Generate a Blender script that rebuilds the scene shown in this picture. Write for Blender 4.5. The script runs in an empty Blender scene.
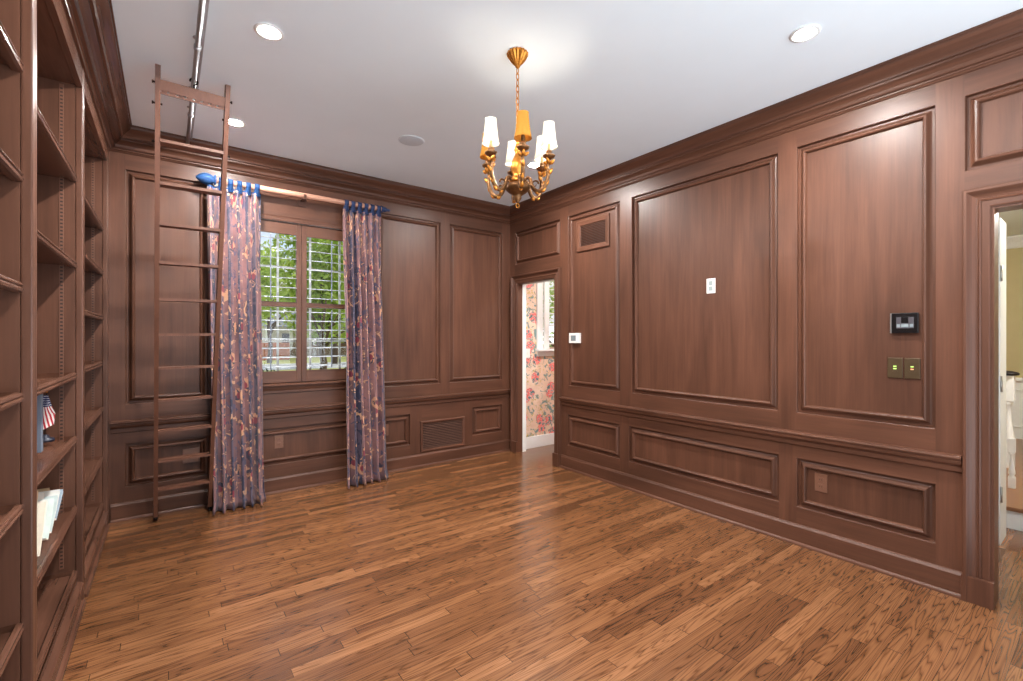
import bpy, bmesh, math, random
from mathutils import Vector, Matrix
random.seed(7)
PI = math.pi
scene = bpy.context.scene
COL = scene.collection
rad = math.radians

# ------------------------------------------------------------------ helpers
def lin(r, g, b):
    f = lambda c: (c/255/12.92) if c/255 <= .04045 else ((c/255+.055)/1.055)**2.4
    return (f(r), f(g), f(b), 1)

class MB:
    """collects geometry for ONE mesh object"""
    def __init__(s): s.v = []; s.f = []; s.mi = []; s.sm = []; s.uv = []
    def poly(s, pts, mi=0, smooth=False, uv=None):
        n = len(s.v); s.v += [tuple(p) for p in pts]
        s.f.append(list(range(n, n+len(pts)))); s.mi.append(mi); s.sm.append(smooth)
        s.uv.append(uv or [(0, 0)]*len(pts)); return s
    def mesh(s, vs, fs, mi=0, smooth=False):
        n = len(s.v); s.v += [tuple(p) for p in vs]
        for f in fs:
            s.f.append([n+i for i in f]); s.mi.append(mi); s.sm.append(smooth); s.uv.append([(0, 0)]*len(f))
        return s
    def box(s, a, b, mi=0):
        (x0, y0, z0), (x1, y1, z1) = a, b
        vs = [(x0,y0,z0),(x1,y0,z0),(x1,y1,z0),(x0,y1,z0),(x0,y0,z1),(x1,y0,z1),(x1,y1,z1),(x0,y1,z1)]
        return s.mesh(vs, [(0,3,2,1),(4,5,6,7),(0,1,5,4),(1,2,6,5),(2,3,7,6),(3,0,4,7)], mi)
    def obox(s, c, ax, ay, az, hx, hy, hz, mi=0):
        c = Vector(c); vs = []
        for k in (-1, 1):
            for i, j in ((-1,-1),(1,-1),(1,1),(-1,1)):
                vs.append(c+ax*hx*i+ay*hy*j+az*hz*k)
        return s.mesh(vs, [(0,3,2,1),(4,5,6,7),(0,1,5,4),(1,2,6,5),(2,3,7,6),(3,0,4,7)], mi)
    def bbox(s, a, b, bev=.004, mi=0):
        bm = bmesh.new(); bmesh.ops.create_cube(bm, size=1)
        for v in bm.verts:
            v.co = Vector([(a[i]+b[i])/2 + v.co[i]*(b[i]-a[i]) for i in range(3)])
        bev = min(bev, *[abs(b[i]-a[i])*.45 for i in range(3)])
        bmesh.ops.bevel(bm, geom=bm.edges[:], offset=bev, segments=2, affect='EDGES', profile=.6)
        s.bm(bm, mi); return s
    def bm(s, bm, mi=0, smooth=False):
        bm.verts.ensure_lookup_table(); bm.verts.index_update()
        s.mesh([v.co.copy() for v in bm.verts], [[v.index for v in f.verts] for f in bm.faces], mi, smooth); bm.free(); return s
    def lathe(s, c, prof, n=24, mi=0, smooth=True, flute=0, ax=None):
        c = Vector(c); az = Vector((0,0,1)) if ax is None else Vector(ax).normalized()
        t = Vector((1,0,0)) if abs(az.x) < .9 else Vector((0,1,0))
        ux = (t-az*t.dot(az)).normalized(); uy = az.cross(ux); vs = []
        for (r, z) in prof:
            for k in range(n):
                a = 2*PI*k/n; rr = r*(1+flute*(1 if k % 2 else -1))
                vs.append(c+ux*rr*math.cos(a)+uy*rr*math.sin(a)+az*z)
        fs = []
        for i in range(len(prof)-1):
            for k in range(n):
                k2 = (k+1) % n; fs.append((i*n+k, i*n+k2, (i+1)*n+k2, (i+1)*n+k))
        if prof[0][0] > 1e-6: fs.append(tuple(reversed(range(n))))
        if prof[-1][0] > 1e-6: fs.append(tuple(range((len(prof)-1)*n, len(prof)*n)))
        return s.mesh(vs, fs, mi, smooth)
    def tube(s, pts, r, n=10, mi=0, smooth=True, closed=False):
        pts = [Vector(p) for p in pts]; m = len(pts); rs = r if isinstance(r, (list, tuple)) else [r]*m
        vs = []; up = None
        for i, p in enumerate(pts):
            a = pts[(i-1) % m] if (closed or i) else pts[0]; b = pts[(i+1) % m] if (closed or i < m-1) else pts[-1]
            t = (b-a).normalized()
            if up is None: up = Vector((0,0,1)) if abs(t.z) < .9 else Vector((1,0,0))
            up = (up-t*up.dot(t)).normalized(); sd = t.cross(up)
            for k in range(n):
                q = 2*PI*k/n; vs.append(p+(up*math.cos(q)+sd*math.sin(q))*rs[i])
        fs = []
        for i in range(m if closed else m-1):
            j = (i+1) % m
            for k in range(n):
                k2 = (k+1) % n; fs.append((i*n+k, i*n+k2, j*n+k2, j*n+k))
        if not closed: fs += [tuple(reversed(range(n))), tuple(range((m-1)*n, m*n))]
        return s.mesh(vs, fs, mi, smooth)
    def prism(s, prof, fn, u0, u1, mi=0, cap=True):
        """profile list of 2-tuples, fn(a,b,u) -> world; each strip flat-shaded"""
        for i in range(len(prof)-1):
            p, q = prof[i], prof[i+1]
            s.poly([fn(*p, u0(p) if callable(u0) else u0), fn(*q, u0(q) if callable(u0) else u0),
                    fn(*q, u1(q) if callable(u1) else u1), fn(*p, u1(p) if callable(u1) else u1)], mi)
        if cap:
            s.poly([fn(*p, u0(p) if callable(u0) else u0) for p in prof], mi)
            s.poly([fn(*p, u1(p) if callable(u1) else u1) for p in reversed(prof)], mi)
        return s
    def build(s, name, mats, parent=None, merge=False):
        me = bpy.data.meshes.new(name); me.from_pydata(s.v, [], s.f)
        for m in (mats if isinstance(mats, (list, tuple)) else [mats]): me.materials.append(m)
        me.polygons.foreach_set('material_index', s.mi); me.polygons.foreach_set('use_smooth', s.sm)
        if any(u != (0, 0) for l in s.uv for u in l):
            ul = me.uv_layers.new(name='UVMap'); flat = [c for l in s.uv for u in l for c in u]
            ul.data.foreach_set('uv', flat)
        if merge:
            bm = bmesh.new(); bm.from_mesh(me); bmesh.ops.remove_doubles(bm, verts=bm.verts, dist=1e-5)
            bmesh.ops.recalc_face_normals(bm, faces=bm.faces); bm.to_mesh(me); bm.free()
        me.update()
        o = bpy.data.objects.new(name, me); COL.objects.link(o)
        if parent is not None:
            o.parent = parent
            if parent.type == 'EMPTY': o.location = -parent.location
        return o

def tag(o, label, cat, group=None):
    o['label'] = label; o['category'] = cat
    if group: o['group'] = group
    return o
def struct(o): o['kind'] = 'structure'; return o
def thing(name, loc, label, cat, group=None):
    o = bpy.data.objects.new(name, None); COL.objects.link(o); o.location = loc; o.empty_display_size = .1
    return tag(o, label, cat, group)

# ------------------------------------------------------------------ materials
class N:
    def __init__(s, name):
        s.m = bpy.data.materials.new(name); s.m.use_nodes = True; s.t = s.m.node_tree
        s.b = s.t.nodes['Principled BSDF']; s.out = s.t.nodes['Material Output']
    def n(s, ty, **kw):
        x = s.t.nodes.new(ty)
        for k, v in kw.items():
            if k.startswith('i_'): x.inputs[k[2:].replace('_', ' ')].default_value = v
            else: setattr(x, k, v)
        return x
    def l(s, a, b): s.t.links.new(a, b); return s
    def math(s, op, a, b=None, c=None):
        x = s.n('ShaderNodeMath', operation=op)
        for i, q in enumerate((a, b, c)):
            if q is None: continue
            if isinstance(q, (int, float)): x.inputs[i].default_value = q
            else: s.l(q, x.inputs[i])
        return x.outputs[0]
    def ramp(s, fac, stops, interp='LINEAR'):
        x = s.n('ShaderNodeValToRGB'); e = x.color_ramp.elements; x.color_ramp.interpolation = interp
        while len(e) > 1: e.remove(e[-1])
        e[0].position, e[0].color = stops[0]
        for p, c in stops[1:]:
            q = e.new(p); q.color = c
        s.l(fac, x.inputs[0]); return x.outputs[0]
    def mix(s, fac, a, b, bt='MIX'):
        x = s.n('ShaderNodeMix', data_type='RGBA', blend_type=bt)
        for q, i in ((fac, 0), (a, 6), (b, 7)):
            if isinstance(q, (int, float)): x.inputs[i].default_value = q
            elif isinstance(q, tuple): x.inputs[i].default_value = q
            else: s.l(q, x.inputs[i])
        return x.outputs[2]
    def coord(s, scale, kind='Object', loc=(0,0,0)):
        tc = s.n('ShaderNodeTexCoord'); mp = s.n('ShaderNodeMapping')
        mp.inputs['Scale'].default_value = scale; mp.inputs['Location'].default_value = loc
        s.l(tc.outputs[kind], mp.inputs[0]); return mp.outputs[0]
    def noise(s, vec, scale=1, detail=4, rough=.55, dist=0):
        x = s.n('ShaderNodeTexNoise'); x.inputs['Scale'].default_value = scale; x.inputs['Detail'].default_value = detail
        x.inputs['Roughness'].default_value = rough; x.inputs['Distortion'].default_value = dist
        s.l(vec, x.inputs['Vector']); return x.outputs['Fac']
    def bump(s, h, strength=.2, dist=.002):
        x = s.n('ShaderNodeBump'); x.inputs['Strength'].default_value = strength; x.inputs['Distance'].default_value = dist
        s.l(h, x.inputs['Height']); s.l(x.outputs[0], s.b.inputs['Normal'])

def plain(name, col, rough=.5, metal=0, var=.06, scale=30, spec=.5):
    """a paint, metal or plastic with a slight mottling"""
    q = N(name); v = q.coord((1,1,1)); f = q.noise(v, scale, 3)
    a = tuple(min(1, c*(1+var)) for c in col[:3])+(1,); b = tuple(c*(1-var) for c in col[:3])+(1,)
    q.l(q.ramp(f, [(.3, b), (.7, a)]), q.b.inputs['Base Color'])
    q.b.inputs['Roughness'].default_value = rough; q.b.inputs['Metallic'].default_value = metal
    q.b.inputs['Specular IOR Level'].default_value = spec
    return q.m

def wood(name, axis, dark, light, rough=.40, fig=.22):
    q = N(name)
    sc = [16, 16, 16]; sc[axis] = 1.1
    f1 = q.noise(q.coord(sc), 1, 7, .62, .5)
    sc2 = [110, 110, 110]; sc2[axis] = 3
    f2 = q.noise(q.coord(sc2, loc=(3,5,7)), 1, 3, .6)
    sc3 = [3.2, 3.2, 3.2]; sc3[axis] = .9
    f3 = q.noise(q.coord(sc3, loc=(1,2,9)), 1, 2, .5, .8)
    base = q.ramp(f1, [(.20, dark), (.80, light)])
    fine = q.ramp(f2, [(.3, (.90,.89,.88,1)), (.7, (1.06,1.06,1.06,1))])
    broad = q.ramp(f3, [(.25, (1-fig,)*3+(1,)), (.75, (1+fig,)*3+(1,))])
    isl = q.n('ShaderNodeNewGeometry').outputs['Random Per Island']
    isl = q.ramp(isl, [(0, (.90,.90,.90,1)), (1, (1.10,1.09,1.08,1))])
    c = q.mix(1, base, fine, 'MULTIPLY'); c = q.mix(1, c, broad, 'MULTIPLY'); c = q.mix(1, c, isl, 'MULTIPLY')
    q.l(c, q.b.inputs['Base Color']); q.b.inputs['Roughness'].default_value = rough
    q.b.inputs['Specular IOR Level'].default_value = .33
    q.bump(f2, .05, .001)
    return q.m

WD, WL = lin(74, 46, 33), lin(102, 66, 50)
wood_z = wood('stained_wood_upright', 2, WD, WL)
wood_x = wood('stained_wood_lengthwise_x', 0, WD, WL)
wood_y = wood('stained_wood_lengthwise_y', 1, WD, WL)
BD, BL = lin(76, 49, 37), lin(104, 70, 55)
case_z = wood('bookcase_wood_upright', 2, BD, BL, .30)
case_y = wood('bookcase_wood_lengthwise', 1, BD, BL, .27)
lad_wood = wood('ladder_wood', 2, lin(86, 53, 39), lin(112, 72, 54), .5, .06)
rod_wood = wood('curtain_rod_wood', 0, lin(186, 134, 112), lin(208, 158, 134), .5, .05)

def floor_mat():
    q = N('oak_strip_floor')
    tc = q.n('ShaderNodeTexCoord'); sp = q.n('ShaderNodeSeparateXYZ'); q.l(tc.outputs['Object'], sp.inputs[0])
    x, y = sp.outputs[0], sp.outputs[1]
    W = .0575
    yr = q.math('DIVIDE', y, W); row = q.math('FLOOR', yr)
    wn = q.n('ShaderNodeTexWhiteNoise', noise_dimensions='1D'); q.l(row, wn.inputs['W'])
    xo = q.math('ADD', q.math('DIVIDE', x, .72), q.math('MULTIPLY', wn.outputs['Value'], 13.7)); col = q.math('FLOOR', xo)
    cb = q.n('ShaderNodeCombineXYZ'); q.l(row, cb.inputs[0]); q.l(col, cb.inputs[1])
    wn2 = q.n('ShaderNodeTexWhiteNoise', noise_dimensions='2D'); q.l(cb.outputs[0], wn2.inputs['Vector']); r = wn2.outputs['Value']
    # grain: rings cut by the board -> cathedral lines
    gx = q.math('ADD', q.math('MULTIPLY', x, 1.5), q.math('MULTIPLY', r, 57.0))
    gy = q.math('ADD', q.math('MULTIPLY', y, 22.0), q.math('MULTIPLY', r, 91.0))
    gv = q.n('ShaderNodeCombineXYZ'); q.l(gx, gv.inputs[0]); q.l(gy, gv.inputs[1]); q.l(r, gv.inputs[2])
    g1 = q.noise(gv.outputs[0], 1, 1.5, .4, .3)
    rings = q.math('FRACT', q.math('MULTIPLY', g1, 12.0)); rings = q.math('ABSOLUTE', q.math('SUBTRACT', rings, .5))
    fx = q.math('MULTIPLY', x, 2.2); fy = q.math('MULTIPLY', y, 420.0)
    fv = q.n('ShaderNodeCombineXYZ'); q.l(fx, fv.inputs[0]); q.l(fy, fv.inputs[1]); q.l(q.math('MULTIPLY', r, 31.0), fv.inputs[2])
    pores = q.noise(fv.outputs[0], 1, 3, .65)
    tone = q.ramp(r, [(0, lin(96, 61, 38)), (.35, lin(115, 76, 48)), (.85, lin(125, 84, 54)), (1, lin(139, 96, 64))])
    c = q.mix(1, tone, q.ramp(rings, [(0, (.48,.42,.36,1)), (.10, (.76,.72,.68,1)), (.26, (1.0,1.0,1.0,1)), (.5, (1.10,1.09,1.08,1))]), 'MULTIPLY')
    c = q.mix(1, c, q.ramp(pores, [(.30, (.78,.75,.71,1)), (.6, (1.07,1.07,1.06,1))]), 'MULTIPLY')
    blot = q.noise(q.coord((1.3,2.6,1)), 1, 2)
    c = q.mix(1, c, q.ramp(blot, [(.3, (.90,.89,.88,1)), (.7, (1.08,1.08,1.08,1))]), 'MULTIPLY')
    # seams between strips and at butt ends
    fr = q.math('FRACT', yr); e1 = q.math('LESS_THAN', fr, .03)
    frx = q.math('FRACT', xo); e2 = q.math('LESS_THAN', frx, .004)
    seam = q.math('MAXIMUM', e1, e2)
    c = q.mix(q.math('MULTIPLY', seam, .8), c, lin(48, 27, 15))
    q.l(c, q.b.inputs['Base Color'])
    rr = q.ramp(blot, [(.3, (.19,)*3+(1,)), (.7, (.25,)*3+(1,))]); q.l(rr, q.b.inputs['Roughness'])
    q.b.inputs['Specular IOR Level'].default_value = .5; q.b.inputs['IOR'].default_value = 1.62
    hh = q.math('SUBTRACT', q.math('MULTIPLY', pores, .3), seam); q.bump(hh, .10, .002)
    return q.m
M_floor = floor_mat()

M_ceil = plain('ceiling_paint', lin(234, 243, 248), .75, 0, .012, 3, .3)
M_white = plain('white_paint', lin(232, 232, 230), .4, 0, .02)
M_tan = plain('tan_wall_paint', lin(186, 172, 128), .6, 0, .03, 6)
M_plastic = plain('white_plastic', lin(238, 232, 226), .35, 0, .02)
M_grey = plain('grey_screen', lin(128, 136, 138), .2, 0, .05)
M_dkgrey = plain('dark_grey_plastic', lin(70, 66, 70), .3)
M_pale = plain('pale_grey_plastic', lin(150, 160, 156), .35)
M_black = plain('black_plastic', lin(16, 13, 14), .25)
M_silver = plain('silver_metal', lin(190, 186, 182), .3, .9)
M_steel = plain('brushed_steel_track', lin(168, 170, 174), .38, .45)
M_bronze = plain('bronze_switch_metal', lin(78, 61, 41), .4, .4)
M_brownplate = plain('brown_cover_plate', lin(112, 76, 59), .35)
M_brownslot = plain('dark_brown_slot', lin(44, 26, 20), .5)
M_vent = plain('brown_vent_slats', lin(98, 69, 58), .4)
M_ventdark = plain('duct_darkness', lin(20, 13, 11), .8)
M_gold = plain('antique_gold', lin(188, 122, 48), .34, .8, .25, 70)
M_goldb = plain('aged_bronze_gold', lin(104, 70, 40), .36, .75, .35, 80)
M_cream = plain('ivory_candle_sleeve', lin(226, 196, 140), .5)
M_ironblk = plain('blackened_iron', lin(34, 26, 24), .45, .6)
M_tread = plain('stair_tread_stain', lin(120, 78, 48), .3)
M_spk = plain('speaker_mesh_grey', lin(206, 214, 220), .8, 0, .03, 400)
M_shut = plain('pale_shutter_louvre', lin(196, 199, 204), .35)  # louvres coloured paler than the shutter frames
M_tilt = plain('tilt_rod_grey', lin(112, 118, 132), .35)
M_navy = plain('navy_blue_fabric', lin(30, 46, 82), .8, 0, .2, 90)
M_dknavy = plain('dark_navy_lacquer', lin(26, 30, 48), .4)
M_blue = plain('royal_blue_fabric', lin(16, 60, 108), .75, 0, .2, 90)

def emit(name, col, st):
    q = N(name); q.b.inputs['Base Color'].default_value = col
    q.b.inputs['Emission Color'].default_value = col; q.b.inputs['Emission Strength'].default_value = st
    return q.m
E_down = emit('downlight_lens', (1, .98, .95, 1), 2800)
E_bulb = emit('lit_bulb', (1, .88, .72, 1), 420)
E_bulbdim = emit('dim_lit_bulb', (1, .80, .50, 1), 26)
E_room = emit('added_lamp_glow', (1, .96, .91, 1), 130)
E_hall = emit('added_hall_lamp_glow', (1, .97, .93, 1), 270)
E_ledg = emit('green_led', (.45, .8, .15, 1), .35)
E_ledo = emit('orange_led', (.9, .35, .15, 1), .35)

def shade_mat(name, col, tr):
    q = N(name)
    d = q.n('ShaderNodeBsdfDiffuse'); t = q.n('ShaderNodeBsdfTranslucent'); mx = q.n('ShaderNodeMixShader')
    f = q.noise(q.coord((300, 300, 60)), 1, 2)
    c = q.ramp(f, [(.3, tuple(k*.92 for k in col[:3])+(1,)), (.7, col)])
    q.l(c, d.inputs[0]); q.l(c, t.inputs[0]); mx.inputs[0].default_value = tr
    q.l(d.outputs[0], mx.inputs[1]); q.l(t.outputs[0], mx.inputs[2]); q.l(mx.outputs[0], q.out.inputs[0])
    return q.m
M_shade = shade_mat('white_pleated_shade', lin(250, 246, 236), .5)
M_shadeam = shade_mat('amber_shade', lin(190, 132, 58), .2)  # two of the six shades are coloured amber

def glass_mat():
    q = N('window_glass'); tr = q.n('ShaderNodeBsdfTransparent'); gl = q.n('ShaderNodeBsdfGlossy'); mx = q.n('ShaderNodeMixShader')
    gl.inputs['Roughness'].default_value = .02; fr = q.n('ShaderNodeFresnel'); fr.inputs[0].default_value = 1.35
    q.l(fr.outputs[0], mx.inputs[0]); q.l(tr.outputs[0], mx.inputs[1]); q.l(gl.outputs[0], mx.inputs[2]); q.l(mx.outputs[0], q.out.inputs[0])
    return q.m
M_glass = glass_mat()

def motif(name, kind):
    q = N(name)
    tc = q.n('ShaderNodeTexCoord'); v = tc.outputs['UV'] if kind == 'curtain' else tc.outputs['Object']
    mp = q.n('ShaderNodeMapping'); q.l(v, mp.inputs[0]); p = mp.outputs[0]
    if kind != 'curtain': mp.inputs['Rotation'].default_value = (rad(90), 0, 0)
    wv = q.n('ShaderNodeTexNoise'); wv.inputs['Scale'].default_value = 9; q.l(p, wv.inputs['Vector'])
    off = q.n('ShaderNodeVectorMath', operation='MULTIPLY_ADD'); q.l(wv.outputs['Color'], off.inputs[0])
    off.inputs[1].default_value = (.06,.06,.06); q.l(p, off.inputs[2]); w = off.outputs[0]
    def vor(scale, vec, feat='F1'):
        x = q.n('ShaderNodeTexVoronoi', feature=feat, voronoi_dimensions='2D'); x.inputs['Scale'].default_value = scale
        q.l(vec, x.inputs['Vector']); return x
    if kind == 'curtain':
        base = q.ramp(q.noise(p, 4, 3), [(.35, lin(100, 70, 74)), (.65, lin(140, 98, 96))])
        leaf = q.noise(w, 11, 3, .55, 1.6)
        st = q.n('ShaderNodeSeparateXYZ'); q.l(p, st.inputs[0])
        band = q.math('FRACT', q.math('MULTIPLY', st.outputs[0], 4.6))
        bm_ = q.ramp(band, [(.0, (0,0,0,1)), (.58, (0,0,0,1)), (.62, (1,1,1,1)), (.92, (1,1,1,1)), (.96, (0,0,0,1))])
        navy = q.mix(q.ramp(leaf, [(.47, (0,0,0,1)), (.53, (1,1,1,1))]), lin(80, 68, 84), lin(32, 36, 60))
        c = q.mix(q.ramp(leaf, [(.57, (0,0,0,1)), (.61, (1,1,1,1))]), base, lin(78, 70, 92))
        c = q.mix(bm_, c, navy)
        cream = q.noise(w, 9, 2, .5, 2.2)
        c = q.mix(q.ramp(cream, [(.62, (0,0,0,1)), (.65, (1,1,1,1))]), c, lin(196, 150, 116))
        vo = vor(3.6, p); d = vo.outputs['Distance']
        c = q.mix(q.ramp(d, [(.20, (1,1,1,1)), (.23, (0,0,0,1))]), c, q.mix(q.ramp(leaf, [(.48, (0,0,0,1)), (.52, (1,1,1,1))]), lin(190, 138, 106), lin(50, 46, 66)))
        c = q.mix(q.ramp(d, [(.09, (1,1,1,1)), (.11, (0,0,0,1))]), c, lin(122, 40, 56))
        q.b.inputs['Roughness'].default_value = .6; q.b.inputs['Sheen Weight'].default_value = .2
    else:
        base = q.ramp(q.noise(p, 5, 2), [(.35, lin(222, 186, 162)), (.65, lin(238, 210, 190))])
        lf = q.noise(w, 9, 3, .6, 1.6)
        c = q.mix(q.ramp(lf, [(.55, (0,0,0,1)), (.57, (1,1,1,1))]), base, lin(120, 142, 140))
        lf2 = q.noise(w, 16, 2, .5, 2.4)
        c = q.mix(q.ramp(lf2, [(.61, (0,0,0,1)), (.63, (1,1,1,1))]), c, lin(198, 168, 84))
        vo = vor(4.4, w); d = vo.outputs['Distance']
        pet = q.noise(w, 30, 2)
        flower = q.ramp(pet, [(.40, lin(92, 116, 118)), (.44, lin(232, 208, 196)), (.48, lin(226, 104, 100)), (.60, lin(240, 150, 138))], 'CONSTANT')
        c = q.mix(q.ramp(d, [(.27, (1,1,1,1)), (.30, (0,0,0,1))]), c, flower)
        q.b.inputs['Roughness'].default_value = .7
    q.l(c, q.b.inputs['Base Color']); return q.m
M_curtain = motif('floral_curtain_cloth', 'curtain')
M_paper = motif('floral_wallpaper', 'paper')

# ------------------------------------------------------------------ room numbers
XR, YB, XL, H = 3.37, 4.53, -.35, 2.94
YF = -.60                       # open (unbuilt) front side of the room
def on_right(w, z, u): return (XR-w, u, z)
def on_back(w, z, u): return (u, YB-w, z)
def on_left(w, z, u): return (XL+w, u, z)

PANEL = [(0, 0), (.003, -.002), (.004, -.016), (.007, -.022), (.018, -.022), (.026, -.017), (.033, -.007), (.039, .002), (.047, .004), (.053, .000), (.056, -.010), (.0585, -.018), (.0605, -.018)]
def panel(fn, u0, u1, z0, z1, parent):
    mb = MB(); rings = []
    for (i, w) in PANEL: rings.append([fn(w, z0+i, u0+i), fn(w, z0+i, u1-i), fn(w, z1-i, u1-i), fn(w, z1-i, u0+i)])
    n = 0
    for k in range(4):
        k2 = (k+1) % 4
        vs = [];
        for r in rings: vs += [r[k], r[k2]]
        mi = 1 if k in (0, 2) else 0
        mb.mesh(vs, [(2*i, 2*i+1, 2*i+3, 2*i+2) for i in range(len(rings)-1)], mi)
    mb.poly(rings[-1], 0)
    return mb.build('panel', [wood_z, wood_y if fn is on_right else wood_x], parent)

def band(mb, fn, ua, ub, za, zb, bays):
    """bays: (u0,u1,[(z0,z1),..]) holes; rest is stile (mat 0) or rail (mat 1)"""
    bays = sorted(bays); u = ua
    for (u0, u1, hs) in bays:
        if u0 > u+1e-6: mb.poly([fn(0, za, u), fn(0, za, u0), fn(0, zb, u0), fn(0, zb, u)], 0)
        z = za
        for (h0, h1) in sorted(hs):
            if h0 > z+1e-6: mb.poly([fn(0, z, u0), fn(0, z, u1), fn(0, h0, u1), fn(0, h0, u0)], 1)
            z = h1
        if zb > z+1e-6: mb.poly([fn(0, z, u0), fn(0, z, u1), fn(0, zb, u1), fn(0, zb, u0)], 1)
        u = u1
    if ub > u+1e-6: mb.poly([fn(0, za, u), fn(0, za, ub), fn(0, zb, ub), fn(0, zb, u)], 0)

UZ0, UZ1, LZ0, LZ1, ZM = .872, 2.652, .244, .572, .70
# ---- right wall
D1 = (3.71, 4.36, 2.02)      # small doorway  (y0,y1,head)
D2 = (-.52, .396, 2.03)      # doorway near camera
mb = MB()
rp_up = [(.621, 1.317, UZ0, UZ1), (1.434, 2.682, UZ0, UZ1), (2.815, 3.505, UZ0, UZ1)]
rp_lo = [(.620, 1.317, LZ0, LZ1), (1.427, 2.714, LZ0, LZ1), (2.816, 3.523, LZ0, LZ1)]
OD1, OD2 = (3.632, 4.43), (YF+.06, .507)       # panels over the doorways
band(mb, on_right, YF, YB+.02, ZM, H, [(a, b, [(c, d)]) for a, b, c, d in rp_up] +
     [(*OD1, [(ZM, D1[2]), (2.262, UZ1)]), (*OD2, [(ZM, D2[2]), (2.252, UZ1)])])
for (a, b, t_) in ((OD1[0], D1[0], D1[2]), (D1[1], OD1[1], D1[2]), (OD2[0], D2[0], D2[2]), (D2[1], OD2[1], D2[2])):
    mb.poly([on_right(0, ZM, a), on_right(0, ZM, b), on_right(0, t_, b), on_right(0, t_, a)], 0)
band(mb, on_right, YF, YB+.02, 0, ZM, [(a, b, [(c, d)]) for a, b, c, d in rp_lo] + [(D1[0], D1[1], [(0, ZM)]), (D2[0], D2[1], [(0, ZM)])])
# solid wall behind the panelling
JT = .0205
for (y0, y1, z0, z1) in [(YF, D2[0]-JT, 0, H), (D2[0]-JT, D2[1]+JT, D2[2]+JT, H), (D2[1]+JT, D1[0]-JT, 0, H), (D1[0]-JT, D1[1]+JT, D1[2]+JT, H), (D1[1]+JT, YB+.15, 0, H)]:
    mb.box((XR+.025, y0, z0), (XR+.115, y1, z1), 2)
wall_right = struct(mb.build('wall_right', [wood_z, wood_y, M_white]))
for a, b, c, d in rp_up+rp_lo: panel(on_right, a, b, c, d, wall_right)
panel(on_right, *OD1, 2.262, UZ1, wall_right)
panel(on_right, *OD2, 2.252, UZ1, wall_right)

# ---- back wall
WX0, WX1, WZ0, WZ1 = .455, 1.52, .965, 2.42
mb = MB()
bp_up = [(-.256, .268, UZ0, UZ1), (1.70, 2.416, UZ0, UZ1), (2.527, 3.256, UZ0, UZ1)]
bp_lo = [(-.257, .272, LZ0, LZ1), (.40, 1.56, LZ0, LZ1), (1.665, 2.055, LZ0, LZ1), (2.827, 3.252, LZ0, LZ1)]
band(mb, on_back, XL-.35, XR+.02, ZM, H, [(a, b, [(c, d)]) for a, b, c, d in bp_up] + [(WX0, WX1, [(WZ0, WZ1)])])
band(mb, on_back, XL-.35, XR+.02, 0, ZM, [(a, b, [(c, d)]) for a, b, c, d in bp_lo] + [(2.19, 2.70, [(.17, .46)])])
for (x0, x1, z0, z1) in [(XL-.35, WX0, 0, H), (WX0, WX1, 0, WZ0), (WX0, WX1, WZ1, H), (WX1, XR+.12, 0, H)]:
    if x1 > 2.7:
        mb.box((x0, YB+.055, z0), (x1, YB+.17, z1), 2)
    else: mb.box((x0, YB+.025, z0), (x1, YB+.17, z1), 2)
wall_back = struct(mb.build('wall_back', [wood_z, wood_x, M_white]))
for a, b, c, d in bp_up+bp_lo: panel(on_back, a, b, c, d, wall_back)

# ---- left wall (behind the bookcase), floor, ceiling
struct(MB().box((XL-.46, YF, 0), (XL-.345, YB+.1, H)).build('wall_left', case_z))
struct(MB().box((-.85, YF, -.06), (8.3, YB+.17, 0)).build('floor', M_floor))
struct(MB().box((-.85, YF, H), (XR+.115, YB+.17, H+.10)).build('ceiling', M_ceil))

# ---- crown, chair rail, baseboards
CR = [(.0, 2.768), (.010, 2.770), (.014, 2.777), (.022, 2.781), (.022, 2.790), (.036, 2.792), (.040, 2.800), (.044, 2.812), (.056, 2.826), (.074, 2.838),
      (.074, 2.850), (.086, 2.852), (.086, 2.862), (.092, 2.872), (.104, 2.886), (.124, 2.902), (.134, 2.914), (.136, 2.926), (.142, 2.928), (.142, 2.939), (0, 2.939)]
KR, KB, KL = .85, 1.12, 1.0
mb = MB(); pr = [(w*KR, z) for w, z in CR]
mb.prism(pr, on_right, YF, lambda p: YB-p[0]/KR*KB, cap=False); struct(mb.build('trim_1', wood_y))
mb = MB(); pr = [(w*KB, z) for w, z in CR]
mb.prism(pr, on_back, lambda p: XL+p[0]/KB*KL, lambda p: XR-p[0]/KB*KR, cap=False); struct(mb.build('trim_2', wood_x))
mb = MB(); pr = [(w*KL, z) for w, z in CR]
mb.prism(pr, on_left, YF, lambda p: YB-p[0]/KL*KB, cap=False); struct(mb.build('trim_3', case_y))

RAIL = [(0, .752), (.038, .750), (.045, .746), (.047, .739), (.044, .731), (.037, .728), (.037, .720), (.033, .708), (.024, .698), (.014, .693), (.014, .664), (.010, .660), (0, .658)]
struct(MB().prism(RAIL, on_right, .514, 3.60).build('trim_4', wood_y))
mb = MB().prism(RAIL, on_back, XL+.012, XR); struct(mb.build('trim_5', wood_x))
BASE = [(0, .134), (.008, .132), (.014, .122), (.018, .116), (.018, .020), (.026, .019), (.032, .014), (.035, .006), (.035, 0), (0, 0)]
struct(MB().prism(BASE, on_right, .514, 3.60).build('baseboard_right', wood_y))
struct(MB().prism(BASE, on_back, XL+.012, XR-.001).build('baseboard_back', wood_x))

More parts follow.
